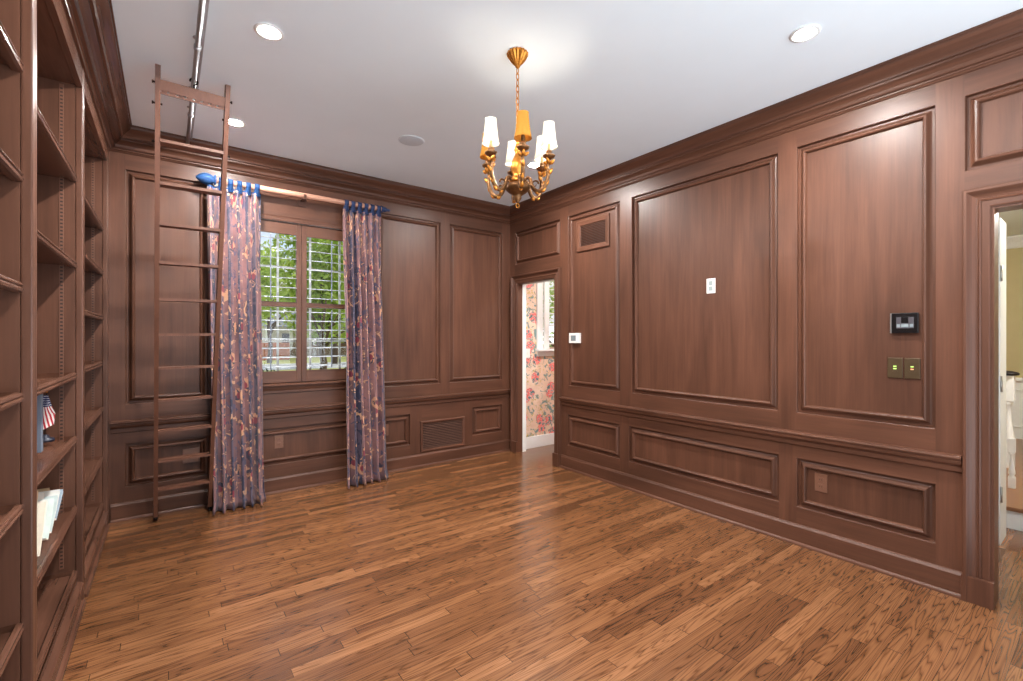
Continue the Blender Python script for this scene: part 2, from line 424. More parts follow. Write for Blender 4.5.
# ---- door casings
CAS = [(0, .0125), (.007, .0125), (.009, .017), (.012, .017), (.013, .021), (.018, .022), (.042, .022), (.044, .027), (.050, .029), (.054, .025), (.056, .020), (.064, .021), (.076, .027), (.086, .036), (.090, .041), (.094, .044), (.104, .044), (.108, .040), (.110, .0)]
def casing(name, fn, y0, y1, head, wo):
    """jambs in the wall's thickness + moulded casing with mitred head; offsets measured outward from the opening"""
    mb = MB(); c = [(o*wo/.110, w) for o, w in CAS]
    for s, ye in ((-1, y0), (1, y1)):
        for i in range(len(c)-1):
            (o, w), (o2, w2) = c[i], c[i+1]
            mb.poly([fn(w, 0, ye+s*o), fn(w2, 0, ye+s*o2), fn(w2, head+o2, ye+s*o2), fn(w, head+o, ye+s*o)], 0)
    for i in range(len(c)-1):
        (o, w), (o2, w2) = c[i], c[i+1]
        mb.poly([fn(w, head+o, y0-o), fn(w2, head+o2, y0-o2), fn(w2, head+o2, y1+o2), fn(w, head+o, y1+o)], 1)
    return mb
def jamb(mb, y0, y1, head, x0, x1, mi, t=.02):
    mb.box((x0, y0-t, 0), (x1, y0, head+t), mi); mb.box((x0, y1, 0), (x1, y1+t, head+t), mi); mb.box((x0, y0, head), (x1, y1, head+t), mi)
mb = casing('c', on_right, D1[0], D1[1], D1[2], .108); jamb(mb, *D1, XR-.0115, XR+.062, 0); jamb(mb, *D1, XR+.062, XR+.118, 2)
d1 = struct(mb.build('door_1', [wood_z, wood_y, M_white]))
mb = MB()
for y0, y1 in ((D1[0]-.112, D1[0]+.001), (D1[1]-.001, D1[1]+.112)): mb.bbox((XR-.040, y0, 0), (XR-.001, y1, .135), .003)
mb.build('plinth_block', wood_z, d1)
mb = casing('c', on_right, D2[0], D2[1], D2[2], .115); jamb(mb, *D2, XR-.0115, XR+.117, 0)
d2 = struct(mb.build('door_2', [wood_z, wood_y]))
for y0, y1 in ((D2[1]-.001, D2[1]+.120), (D2[0]-.08, D2[0]+.001)): MB().bbox((XR-.042, y0, 0), (XR-.001, y1, .135), .003).build('plinth_block', wood_z, d2)

# ------------------------------------------------------------------ main window
mb = MB()
mb.box((WX0-.001, YB+.02, WZ0), (WX0+.012, YB+.17, WZ1)); mb.box((WX1-.012, YB+.02, WZ0), (WX1+.001, YB+.17, WZ1)); mb.box((WX0, YB+.02, WZ1-.012), (WX1, YB+.17, WZ1+.001))
mb.box((WX0, YB+.02, WZ0-.002), (WX1, YB+.17, WZ0+.006))
win = struct(mb.build('window_1', wood_z))
mb = MB()
YW = YB+.115
for x0, x1 in ((WX0+.012, WX0+.055), (WX1-.055, WX1-.012)): mb.box((x0, YW, WZ0+.006), (x1, YW+.045, WZ1-.012))
for z0, z1 in ((WZ0+.006, WZ0+.06), (WZ1-.055, WZ1-.012), (1.66, 1.705)): mb.box((WX0+.055, YW, z0), (WX1-.055, YW+.045, z1))
for x in (.81, 1.09, 1.365): mb.box((x-.007, YW+.012, WZ0+.05), (x+.009, YW+.034, WZ1-.05))
for z in (1.345, 2.03): mb.box((WX0+.055, YW+.013, z-.007), (WX1-.055, YW+.033, z+.007))
mb.build('window_sash', M_white, win)
MB().box((WX0+.05, YW+.020, WZ0+.05), (WX1-.05, YW+.024, WZ1-.05)).build('window_pane', M_glass, win)
STOOL = [(0, .968), (.050, .967), (.057, .962), (.057, .953), (.050, .948), (.022, .946), (.020, .93), (.012, .905), (.012, .885), (0, .880)]
mb = MB().prism(STOOL, on_back, WX0-.08, WX1+.08); mb.build('window_sill', wood_x, win)
CW = [(0, .012), (.012, .016), (.03, .016), (.045, .022), (.06, .022), (.062, 0)]
mb = MB()
for s, xe in ((-1, WX0), (1, WX1)):
    for i in range(len(CW)-1):
        (o, w), (o2, w2) = CW[i], CW[i+1]
        mb.poly([on_back(w, WZ0, xe+s*o), on_back(w2, WZ0, xe+s*o2), on_back(w2, WZ1+o2, xe+s*o2), on_back(w, WZ1+o, xe+s*o)], 0)
for i in range(len(CW)-1):
    (o, w), (o2, w2) = CW[i], CW[i+1]
    mb.poly([on_back(w, WZ1+o, WX0-o), on_back(w2, WZ1+o2, WX0-o2), on_back(w2, WZ1+o2, WX1+o2), on_back(w, WZ1+o, WX1+o)], 1)
mb.build('window_casing', [wood_z, wood_x], win)

def shutter(x0, x1, sideword, label):
    t = thing('plantation_shutter', ((x0+x1)/2, YB+.02, WZ0+.01), label, 'shutter', 'plantation shutters on the main window')
    z0, z1 = WZ0+.009, WZ1-.014; sw = .044; ya, yb_ = YB+.006, YB+.034
    ol, orr = x0+sw, x1-sw; zm = 1.678; zb, zt = 1.078, 2.312
    for c0, c1 in ((x0, ol), (orr, x1)): MB().bbox((c0, ya, z0), (c1, yb_, z1), .003).build('shutter_stile', wood_z, t)
    for c0, c1 in ((z0, zb), (zt, z1), (zm-.022, zm+.022)): MB().bbox((ol, ya+.001, c0), (orr, yb_-.001, c1), .003).build('shutter_crosspiece', wood_x, t)
    for za, zc in ((zb, zm-.022), (zm+.022, zt)):
        n = 7; p = (zc-za)/n
        for k in range(n):
            zc_ = za+p*(k+.5); mb = MB(); a = rad(7); L = .040; T = .0036
            ay = Vector((0, math.cos(a), math.sin(a))); az = Vector((0, -math.sin(a), math.cos(a))); c = Vector(((ol+orr)/2, YB+.020, zc_))
            prof = []
            for q in range(10):
                an = 2*PI*q/10; prof.append(ay*math.cos(an)*L+az*math.sin(an)*T)
            hx = (orr-ol)/2-.002
            vs = [c+Vector((-hx, 0, 0))+q for q in prof]+[c+Vector((hx, 0, 0))+q for q in prof]
            mb.mesh(vs, [(i, (i+1) % 10, (i+1) % 10+10, i+10) for i in range(10)]+[tuple(reversed(range(10))), tuple(range(10, 20))], 0, True)
            mb.build('louver', M_shut, t)
        mb = MB(); mb.bbox(((ol+orr)/2-.0045, YB-.026, za+.02), ((ol+orr)/2+.0045, YB-.016, zc-.02), .002); mb.build('tilt_rod', M_tilt, t)
    return t
xm = .987
shutter(WX0+.014, xm-.001, 'l', 'open louvred wooden shutter leaf beside the ladder side curtain')
shutter(xm+.001, WX1-.014, 'r', 'open louvred wooden shutter leaf on the window half away from the ladder')

# ------------------------------------------------------------------ curtains and rod
rod_z, rod_y = 2.655, YB-.105
t = thing('curtain_rod', (1.0, YB, rod_z), 'pale wooden curtain rod with blue finials above the window', 'curtain rod')
MB().tube([(.315, rod_y, rod_z), (1.70, rod_y, rod_z)], .023, 16).build('rod_pole', rod_wood, t)
MB().lathe((.318, rod_y, rod_z), [(.022, 0), (.040, .004), (.040, .014), (.028, .020), (.042, .045), (.046, .07), (.040, .095), (.026, .118), (.010, .135), (0, .14)], 20, ax=(-1, 0, 0)).build('finial', M_blue, t)
MB().lathe((1.695, rod_y, rod_z), [(.022, 0), (.032, .006), (.032, .016), (.020, .02), (.026, .035), (.020, .052), (.010, .07), (.014, .08), (.006, .095), (0, .10)], 20, ax=(1, 0, 0)).build('finial', M_navy, t)
for x in (.987,):
    mb = MB(); mb.bbox((x-.016, rod_y-.004, rod_z-.034), (x+.016, YB-.001, rod_z-.022), .003); mb.bbox((x-.035, YB-.012, rod_z-.075), (x+.035, YB-.0005, rod_z-.005), .003)
    mb.bbox((x-.012, rod_y-.03, rod_z-.034), (x+.012, rod_y-.022, rod_z+.006), .003)
    mb.build('rod_bracket', wood_x, t)

def curtain(xt0, xt1, xb0, xb1, yb_bot, nf, ph, uoff, tabm, label):
    t = thing('curtain', ((xb0+xb1)/2, yb_bot, 0), label, 'curtain', 'tab top curtains at the main window')
    ztop, zbot = rod_z-.062, .012
    NS, NZ = 150, 60; rnd = random.Random(ph); jit = [rnd.uniform(-.9, .9) for _ in range(nf+2)]; am = [rnd.uniform(.6, 1.15) for _ in range(nf+2)]
    grid = []
    for j in range(NZ+1):
        q = j/NZ; z = ztop+(zbot-ztop)*q; row = []
        e = q**1.3
        for i in range(NS+1):
            s = i/NS
            x = xt0+(xt1-xt0)*s; x2 = xb0+(xb1-xb0)*s; X = x*(1-e)+x2*e
            k = min(int(s*nf), nf-1); fr = s*nf-k
            am_ = am[k]*(1-fr)+am[k+1]*fr; jt = jit[k]*(1-fr)+jit[k+1]*fr
            A = (.020+.040*min(1, q*3)+.012*q)*am_
            ang = 2*PI*(s*nf)+jt*(.4+.6*q)+.5*math.sin(2.2*q+k)*q
            wv = math.sin(ang)
            Y = rod_y-.0*(1-q)+(yb_bot-rod_y)*q**1.2 - A*(wv if wv > 0 else wv*.8) + .006*math.sin(9*q+7*s)
            X += .016*math.sin(2*ang)*min(1, q*3)
            if q > .965:                       # hem spreads where it meets the floor
                b = (q-.965)/.035; Y -= .03*b*(.6+.4*wv); X += .012*b*(s-.5)*2
            row.append((X, Y, z))
        grid.append(row)
    mb = MB(); vs = [p for r in grid for p in r]; n = NS+1
    arc = [0]
    mid = grid[NZ//2]
    for i in range(NS): arc.append(arc[-1]+(Vector(mid[i+1])-Vector(mid[i])).length)
    for j in range(NZ):
        for i in range(NS):
            mb.f.append([j*n+i, j*n+i+1, (j+1)*n+i+1, (j+1)*n+i]); mb.mi.append(0); mb.sm.append(True)
            mb.uv.append([(arc[i]+uoff, grid[j][i][2]), (arc[i+1]+uoff, grid[j][i][2]), (arc[i+1]+uoff, grid[j+1][i][2]), (arc[i]+uoff, grid[j+1][i][2])])
    mb.v = vs
    o = mb.build('curtain_cloth', M_curtain, t); sd = o.modifiers.new('thickness', 'SOLIDIFY'); sd.thickness = .003
    W = xt1-xt0
    for k in range(1 if xt0 < .5 else 0, 6):
        xc = xt0+W*(k+.5)/6; hw = .019; mb = MB(); pts = []
        for a in range(-4, 17):
            an = rad(a*180/12) ; pts.append((rod_y-math.cos(an)*.029, rod_z+math.sin(an)*.029))
        pts = [(rod_y-.022, ztop-.02)]+pts+[(rod_y+.022, ztop-.02)]
        for a, b in zip(pts, pts[1:]):
            mb.poly([(xc-hw, *a), (xc+hw, *a), (xc+hw, *b), (xc-hw, *b)], 0, True)
        o = mb.build('curtain_tab', tabm, t, merge=True); sd = o.modifiers.new('thickness', 'SOLIDIFY'); sd.thickness = .003
    mb = MB()                                     # gathered heading strip under the tabs
    for i in range(NS):
        p, q2 = grid[0][i], grid[0][i+1]
        mb.poly([(p[0], p[1]-.003, p[2]+.012), (q2[0], q2[1]-.003, q2[2]+.012), (q2[0], q2[1]-.003, q2[2]-.022), (p[0], p[1]-.003, p[2]-.022)], 0, True)
    mb.build('curtain_heading', tabm, t, merge=True)
    return t
curtain(.255, .640, .285, .655, YB-.235, 6, 11, 0, M_blue, 'floral curtain panel with bright blue tabs hanging beside the ladder')
curtain(1.325, 1.70, 1.315, 1.735, YB-.225, 6, 5, 1.37, M_navy, 'floral curtain panel with dark navy tabs on the side away from ladder')

# ------------------------------------------------------------------ built-in bookcase
XBK = XL-.315
SHELF = lambda t: [(-.037, t), (-.027, t-.001), (-.022, t-.006), (-.021, t-.011), (-.027, t-.015), (-.024, t-.018), (-.020, t-.023), (-.022, t-.031), (-.030, t-.035), (-.048, t-.035), (-.048, t-.022), (-.314, t-.022), (-.314, t)]
def lfn(w, z, u): return (XL+w, u, z)
def bookcase(y0, y1, ys0, ys1, shelves, label, strips, nosing=0):
    """y0..y1 inside faces; ys0..ys1 outside faces"""
    t = thing('built_in_bookcase', (XL-.16, (ys0+ys1)/2, 0), label, 'bookcase', 'built in bookcase bays along the wall')
    MB().box((XBK-.018, ys0+.0005, 0), (XBK-.0, ys1-.0005, H-.01)).build('back_panel', case_z, t)
    for a, b in ((ys0+.0005, y0), (y1, ys1-.0005)):
        p = MB().box((XBK, a, 0), (XL-.029, b, H-.012)).build('side_panel', case_z, t)
    for a, b in ((ys0+.0005, y0), (y1, ys1-.0005)):
        MB().bbox((XL-.0285, a, 0), (XL, b, H-.012), .005).build('face_stile', case_z, t)
    MB().bbox((XL-.0285, y0+.0005, 2.665), (XL-.001, y1-.0005, H-.012), .003).build('fascia', case_y, t)
    MB().box((XBK, y0+.0005, 2.672), (XL-.029, y1-.0005, 2.70)).build('top_board', case_y, t)
    for z in shelves:
        MB().prism(SHELF(z), lfn, y0+.001, y1-.001).build('shelf', case_y, t)
    b = MB().prism([(-.020, .145), (-.020, .118), (-.004, .112), (.004, .104), (.004, .096), (-.004, .092), (-.004, .020), (.006, .018), (.013, .010), (.014, 0), (-.06, 0), (-.06, .145)], lfn, y0+.001, y1-.001)
    b.build('plinth_board', case_y, t)
    for yy in strips:
        for xo in (-.098,):
            mb = MB(); s = -1 if yy == 1 else 1; ye = y1 if yy == 1 else y0
            mb.box((XL+xo+.010, min(ye, ye+s*.003), .20), (XL+xo+.026, max(ye, ye+s*.003), 2.66), 0)
            z = .21
            while z < 2.65:
                mb.box((XL+xo+.013, min(ye+s*.0025, ye+s*.0036), z), (XL+xo+.023, max(ye+s*.0025, ye+s*.0036), z+.008), 1); z += .0185
            mb.build('shelf_standard', [M_brownplate, M_brownslot], t)
    return t
bookcase(1.03, 2.128, 1.0, 2.158, [2.26, 1.907, 1.552, 1.199, .84, .457, .181], 'bookcase bay at the left edge, only its shelf ends showing', [])
bookcase(2.188, 3.232, 2.158, 3.262, [2.206, 1.765, 1.196, .870, .510, .181], 'middle bookcase bay holding a small flag and magazines', [1])
bookcase(3.292, 4.452, 3.262, 4.526, [2.187, 1.865, 1.537, 1.207, .875, .516, .181], 'bookcase bay in the corner beside the panelled window wall', [1])

# small flag on a stand
fx, fy, fz = -.475, 3.135, .870
t = thing('desk_flag', (fx, fy, fz), 'small American flag on a dark stand on a bookcase shelf', 'flag')
MB().lathe((fx, fy, fz), [(.034, .0002), (.034, .012), (.030, .016), (.018, .020), (.014, .030), (.008, .034), (0, .035)], 20).build('flag_base', M_dknavy, t)
tilt = Vector((.02, .06, 1)).normalized(); p0 = Vector((fx, fy, fz+.03)); top = p0+tilt*.205
MB().tube([p0, top], .0022, 8).build('flag_pole', M_ironblk, t)
MB().lathe(top, [(.002, 0), (.005, .006), (.003, .012), (0, .018)], 10).build('flag_finial', M_gold, t)
def flag_mat():
    q = N('flag_cloth'); tc = q.n('ShaderNodeTexCoord'); sp = q.n('ShaderNodeSeparateXYZ'); q.l(tc.outputs['UV'], sp.inputs[0]); u, v = sp.outputs[0], sp.outputs[1]
    st = q.math('LESS_THAN', q.math('FRACT', q.math('MULTIPLY', v, 6.5)), .5)
    c = q.mix(st, lin(238, 228, 222), lin(186, 30, 44))
    can = q.math('LESS_THAN', u, .36)
    du = q.math('SUBTRACT', q.math('FRACT', q.math('MULTIPLY', u, 14.3)), .5); dv = q.math('SUBTRACT', q.math('FRACT', q.math('MULTIPLY', v, 9.3)), .5)
    rr = q.math('ADD', q.math('MULTIPLY', du, du), q.math('MULTIPLY', dv, dv)); star = q.math('LESS_THAN', rr, .06)
    c = q.mix(can, c, q.mix(star, lin(36, 44, 92), lin(236, 232, 232)))
    q.l(c, q.b.inputs['Base Color']); q.b.inputs['Roughness'].default_value = .7; return q.m
mb = MB(); nu, nv = 26, 14; g = {}; guv = {}
for i in range(nu+1):
    for j in range(nv+1):
        q, e = i/nu, -1+2*j/nv                 # q runs down from the pole top, e across the drooping cloth
        wd = .007+.032*min(1, q/.62)**1.1
        low = .150*(1-.10*max(0, -e)-.04*max(0, e)) if q > .6 else .150
        g[i, j] = top+Vector((-.012*q+e*wd, -.010-.012*math.sin(3.2*e+2*q)*q-.012*q, -.010-low*q-.016*q*q*(1-abs(e))))
        guv[i, j] = (q*1.0, .5+.5*e-.45*q)
for i in range(nu):
    for j in range(nv):
        mb.poly([g[i,j], g[i+1,j], g[i+1,j+1], g[i,j+1]], 0, True, [guv[i,j],guv[i+1,j],guv[i+1,j+1],guv[i,j+1]])
o = mb.build('flag_cloth', flag_mat(), t, merge=True)

# blue grey book next to the flag
t = thing('book', (-.53, 2.86, .870), 'blue grey hardback standing beside the desk flag', 'book')
mb = MB(); mb.bbox((-.62, 2.842, .8702), (-.445, 2.846, 1.128), .001); mb.bbox((-.62, 2.876, .8702), (-.445, 2.880, 1.128), .001); mb.bbox((-.448, 2.842, .8702), (-.442, 2.880, 1.128), .002)
mb.build('cover', plain('blue_grey_cloth', lin(104, 112, 126), .7), t)
MB().box((-.617, 2.8462, .874), (-.449, 2.8758, 1.124)).build('page_block', plain('book_pages', lin(226, 214, 194), .8), t)

# leaning magazines
mnames = ['pale grey', 'cream', 'dusty blue', 'ivory', 'peach', 'mint white', 'off white', 'grey green', 'sand', 'ash white', 'tan', 'bluish grey']
mrgb = [(176,184,188), (200,190,172), (130,148,168), (206,196,184), (200,164,134), (182,192,186), (214,206,196), (160,172,170), (196,172,146), (196,194,188), (158,132,102), (142,156,168)]
mcols = list(zip(mrgb, mnames))
M_pages = plain('magazine_pages', lin(236, 228, 214), .8)
for i, (cc, nm) in enumerate(mcols):
    q = i/(len(mcols)-1); yb0 = 2.51+.044*i; a = rad(30+34*q); hgt = random.uniform(.19, .25)-.02*q; wd = random.uniform(.15, .20); th = random.uniform(.008, .014); xo = (.0 if i % 2 else .045)+random.uniform(-.008, .012)
    x1 = XL-.058-xo; ax = Vector((1,0,0)); up = Vector((0, math.sin(a), math.cos(a))); nr = Vector((0, math.cos(a), -math.sin(a))); rl = rad(random.uniform(-5, 5))
    base = Vector((x1-wd/2, yb0, .5105+th*math.sin(a)))
    t = thing('magazine', (x1-wd/2, yb0, .5105), f'thin {nm} magazine leaning in the row on the shelf below the flag', 'magazine', 'leaning magazines on the bookcase shelf')
    mb = MB(); m = plain('magazine_cover_'+nm.replace(' ', '_'), lin(*cc), .4, 0, .1, 25)
    for s in (-.001, th): mb.obox(base+up*hgt/2+nr*(s+.0005-th), ax, nr, up, wd/2, .0005, hgt/2)
    mb.build('cover', m, t)
    mb = MB()
    for k in range(3): mb.obox(base+up*(hgt/2-.002*k)+nr*(th*(k+.5)/3-th), ax, nr, up, wd/2-.002-.003*(k % 2), th/7, hgt/2-.003)
    mb.build('page_block', M_pages, t)

# ------------------------------------------------------------------ library ladder on its ceiling track
TX, TZ = .125, 2.888
t = thing('track_rail', (TX, 2.0, H), 'long steel ladder track running under the ceiling beside the bookcase', 'track')
mb = MB(); mb.tube([(TX, YF+.1, TZ), (TX, 4.375, TZ)], .0125, 14); mb.build('track_tube', M_steel, t)
mb = MB(); mb.bbox((TX+.018, YF+.1, H-.012), (TX+.030, 4.375, H-.0005), .002); mb.build('track_backing', M_steel, t)
for y in (.2, 1.1, 2.0, 2.9, 3.8):
    mb = MB(); mb.lathe((TX, y, TZ), [(.006, 0), (.006, H-TZ-.006), (.020, H-TZ-.005), (.020, H-TZ-.0005)], 14); mb.tube([(TX, y-.018, TZ), (TX, y+.018, TZ)], .0165, 14); mb.build('track_bracket', M_steel, t)

B0 = Vector((-.072, 4.361, 0)); ang = rad(1.5)
rd = Vector((math.cos(ang), math.sin(ang), 0)); nn = Vector((rd.y, -rd.x, 0)); up = (nn*1.05+Vector((0,0,2.8))).normalized(); fw = up.cross(rd).normalized()
if fw.y > 0: fw = -fw
W = .338
def LP(r, u, f=0): return B0+rd*r+up*u+fw*f
t = thing('library_ladder', tuple(B0+rd*W/2), 'tall dark wooden rolling library ladder leaning from the ceiling track', 'ladder')
LT = 3.112
for r in (0, W):
    mb = MB(); mb.obox(LP(r, LT/2+.028), rd, fw, up, .0125, .030, LT/2-.028); mb.build('ladder_stile', lad_wood, t)
for k in range(11):
    u = .279+.2425*k
    mb = MB(); rq = (rd+up*.012).normalized(); hd = Vector((0, 0, 1)).cross(rq).normalized(); mb.obox(LP(W/2, u), rq, hd, rq.cross(hd), W/2-.0105, .037, .0085); mb.build('rung', lad_wood, t)
mb = MB(); mb.obox(LP(W/2, 3.012), rd, fw, up, W/2-.0115, .022, .028)
mb.obox(LP(W/2, 2.970), rd, fw, up, W/2-.0115, .016, .005)
for k in range(8): mb.obox(LP(.030+k*(W-.060)/7, 2.9795), rd, fw, up, .014, .015, .0055)
mb.build('top_bar', lad_wood, t)
hk = LP(W/2, 3.035); hk = Vector((TX, hk.y+(TX-hk.x)*math.tan(ang), hk.z)); mb = MB()
pts = [Vector((TX, hk.y, TZ))+Vector((math.cos(a)*.019, 0, math.sin(a)*.019)) for a in [rad(x) for x in range(-90, 200, 20)]]
mb.tube([hk+Vector((0,0,-.02))]+pts, .0045, 8); mb.bbox((TX-.026, hk.y-.012, hk.z-.014), (TX+.026, hk.y+.006, hk.z+.006), .002); mb.build('track_hook', M_ironblk, t)
for r, s in ((0, -1), (W, 1)):
    for u in (3.02, 2.91, 2.70):
        mb = MB()
        c = LP(r, u); mb.tube([c-rd*.022, c+rd*.022], .006, 10); mb.lathe(c+rd*.024*s, [(.009, -.003), (.009, .003)], 12, ax=rd); mb.build('ladder_bolt', M_ironblk, t)
    mb = MB(); c = B0+rd*r+Vector((0, 0, .026)); mb.lathe(c-rd*.009, [(.010, -.003), (.0255, 0), (.0255, .018), (.010, .021)], 22, ax=rd); mb.build('ladder_wheel', M_black, t)
    mb = MB()
    for q in (-.014, .014): mb.obox(LP(r+q, .075), rd, fw, up, .002, .016, .055)
    mb.build('wheel_bracket', M_ironblk, t)

# ------------------------------------------------------------------ ceiling fittings
def downlight(x, y, label):
    t = thing('ceiling_downlight', (x, y, H), label, 'ceiling light', 'recessed ceiling downlights')
    MB().lathe((x, y, H), [(.041, -.0012), (.066, -.001), (.069, -.005), (.066, -.009), (.050, -.007), (.042, -.003)], 32).build('trim_ring', M_white, t)
    MB().lathe((x, y, H), [(.0, -.0045), (.041, -.0045), (.041, -.0015), (0, -.0015)], 32).build('light_lens', E_down, t)
downlight(.415, 2.62, 'recessed downlight in the ceiling right of the ladder track')
downlight(.392, 3.87, 'recessed downlight in the ceiling just behind the ladder top')
downlight(2.652, 3.20, 'recessed downlight in the ceiling beyond the chandelier')
downlight(2.622, .985, 'recessed downlight near the big wall panel by the switches')
for (x, y) in ((.41, 1.37), (1.52, .2)):
    downlight(x, y, 'recessed downlight at the unseen near end of the ceiling')
t = tag(MB().lathe((1.548, 3.39, H), [(.0, -.006), (.088, -.006), (.096, -.004), (.100, -.0005), (.0, -.0005)], 40).build('ceiling_speaker', M_spk), 'flat round grey speaker grille set flush in the ceiling', 'speaker')

# ------------------------------------------------------------------ chandelier
cx, cy = 1.54, 2.00
CH = thing('chandelier', (cx, cy, H), 'six arm gilt chandelier with small shades hanging from a chain', 'chandelier')
MB().lathe((cx, cy, 0), [(.0, H-.0005), (.052, H-.0005), (.057, H-.006), (.056, H-.014), (.047, H-.030), (.035, H-.048), (.022, H-.062), (.014, H-.070), (.012, H-.078), (.006, H-.084), (0, H-.085)], 36, flute=.05, smooth=False).build('ceiling_canopy', M_gold, CH)
mb = MB(); z = H-.078; k = 0; zend = 2.475
while z > zend:
    a = 0 if k % 2 else PI/2; dx, dy = math.cos(a), math.sin(a)
    mb.tube([(cx+dx*.0085*math.cos(q), cy+dy*.0085*math.cos(q), z-.019+.021*math.sin(q)) for q in [2*PI*i/14 for i in range(14)]], .0026, 6, closed=True); z -= .034; k += 1
mb.build('hanging_chain', M_gold, CH)
MB().lathe((cx, cy, 0), [(0, 2.475), (.010, 2.47), (.012, 2.455), (.007, 2.445), (.014, 2.425), (.020, 2.405), (.012, 2.388), (.016, 2.378), (.030, 2.345), (.038, 2.315), (.034, 2.285), (.022, 2.262), (.030, 2.252), (.042, 2.242), (.044, 2.230), (.036, 2.222)], 28).build('center_column', M_gold, CH)
MB().lathe((cx, cy, 0), [(.036, 2.222), (.056, 2.216), (.067, 2.204), (.067, 2.192), (.060, 2.182), (.046, 2.170), (.030, 2.160), (.020, 2.150), (.022, 2.142), (.016, 2.130), (.008, 2.118), (.006, 2.112), (0, 2.110)], 32).build('lower_bowl', M_goldb, CH)
mb = MB(); mb.tube([(cx+.011*math.cos(q), cy, 2.100+.011*math.sin(q)) for q in [2*PI*i/16 for i in range(16)]], .0026, 6, closed=True); mb.build('finial_ring', M_gold, CH)
F2 = Vector((.5996, .8003, 0)); R2 = Vector((.8003, -.5996, 0)); C0 = Vector((cx, cy, 0))
for k in range(6):
    ph = rad(8+60*k); d = R2*math.sin(ph)-F2*math.cos(ph); amber = k in (0, 4)
    P = lambda r, z: C0+d*r+Vector((0, 0, z))
    ctl = [(.040, 2.232), (.058, 2.246), (.074, 2.234), (.082, 2.206), (.098, 2.176), (.124, 2.164), (.150, 2.178), (.168, 2.212), (.176, 2.250), (.172, 2.285), (.178, 2.312), (.180, 2.330)]
    fine = []
    for i in range(len(ctl)-1):
        a0, a1, a2, a3 = [Vector((*ctl[max(0, min(len(ctl)-1, i+o))], 0)) for o in (-1, 0, 1, 2)]
        for s in range(4):
            q = s/4; fine.append(.5*((2*a1)+(a2-a0)*q+(2*a0-5*a1+4*a2-a3)*q*q+(3*a1-a0-3*a2+a3)*q**3))
    fine.append(Vector((*ctl[-1], 0)))
    rr = [.0070+.0045*math.sin(PI*i/(len(fine)-1)) for i in range(len(fine))]
    mb = MB(); mb.tube([P(v.x, v.y) for v in fine], rr, 10)
    # acanthus scroll and leaf tips along the arm
    mb.tube([P(.100+.022*math.cos(q)*(1-.10*q), 2.205+.022*math.sin(q)*(1-.10*q)) for q in [i*.45 for i in range(15)]], [.0055-.00028*i for i in range(15)], 8)
    for (r, z, l, o) in ((.166, 2.200, .045, .7), (.188, 2.262, .040, .5), (.164, 2.285, .036, -.5), (.150, 2.168, .036, .9), (.198, 2.312, .034, .9), (.162, 2.312, .034, -.9), (.110, 2.160, .034, -.8)):
        mb.lathe(P(r, z), [(.002, -l*.5), (.011, -.2*l), (.009, .15*l), (.002, .5*l)], 8, 1, ax=d*o+Vector((0, 0, .7)))
    for sgn in (-1, 1):
        tv = Vector((-d.y, d.x, 0))*sgn
        mb.lathe(P(.180, 2.314)+tv*.017, [(.002, -.018), (.010, -.006), (.009, .006), (.002, .018)], 8, 1, ax=tv*.8+Vector((0, 0, .6)))
    arm = mb.build('chandelier_arm', [M_goldb, M_gold], CH)
    MB().lathe(P(.180, 0), [(.006, 2.322), (.014, 2.330), (.028, 2.338), (.034, 2.347), (.031, 2.350), (.016, 2.346), (.012, 2.352), (.016, 2.362), (.016, 2.372), (.010, 2.374)], 20, flute=.03).build('drip_pan', M_goldb, arm)
    MB().lathe(P(.180, 0), [(.0095, 2.374), (.0095, 2.432), (.006, 2.436), (0, 2.436)], 14).build('candle_sleeve', M_cream if not amber else M_goldb, arm)
    MB().lathe(P(.180, 0), [(.004, 2.436), (.009, 2.446), (.011, 2.458), (.007, 2.474), (0, 2.486)], 14).build('flame_bulb', E_bulbdim if amber else E_bulb, arm)
    mb = MB(); mb.lathe(P(.180, 0), [(.046, 2.392), (.044, 2.400), (.038, 2.430), (.033, 2.470), (.029, 2.515), (.030, 2.523)], 36, flute=.008)
    mb.f = mb.f[:-2]; mb.mi = mb.mi[:-2]; mb.sm = mb.sm[:-2]; mb.uv = mb.uv[:-2]
    o = mb.build('lamp_shade', M_shadeam if amber else M_shade, arm); sd = o.modifiers.new('thickness', 'SOLIDIFY'); sd.thickness = .001

# ------------------------------------------------------------------ fittings on the walls
def plate(fn, u0, u1, z0, z1, w0, depth, name, mat, label, cat, devs, group=None):
    """flat cover plate standing at depth w0 on a wall; devs: (u0,u1,z0,z1,proud,material,part name)"""
    c = fn(w0, (z0+z1)/2, (u0+u1)/2); t = thing(name, c, label, cat, group)
    def bb(a0, a1, b0, b1, d0, d1, m, nm, bev=.0015):
        p, q = fn(d0, b0, a0), fn(d1, b1, a1)
        MB().bbox(tuple(min(i, j) for i, j in zip(p, q)), tuple(max(i, j) for i, j in zip(p, q)), bev).build(nm, m, t)
    bb(u0, u1, z0, z1, w0+.0004, w0+depth, mat, 'cover_plate', .003)
    for (a0, a1, b0, b1, pr, m, nm) in devs: bb(a0, a1, b0, b1, w0+depth-.001, w0+depth+pr, m, nm)
    return t
PW = -.018
plate(on_right, 3.335, 3.485, 1.323, 1.426, PW, .026, 'thermostat', M_plastic, 'white wall thermostat with grey screen beside the small doorway', 'thermostat',
      [(3.385, 3.458, 1.345, 1.402, .001, M_grey, 'display_screen'), (3.345, 3.372, 1.35, 1.40, .002, M_plastic, 'button_pad')])
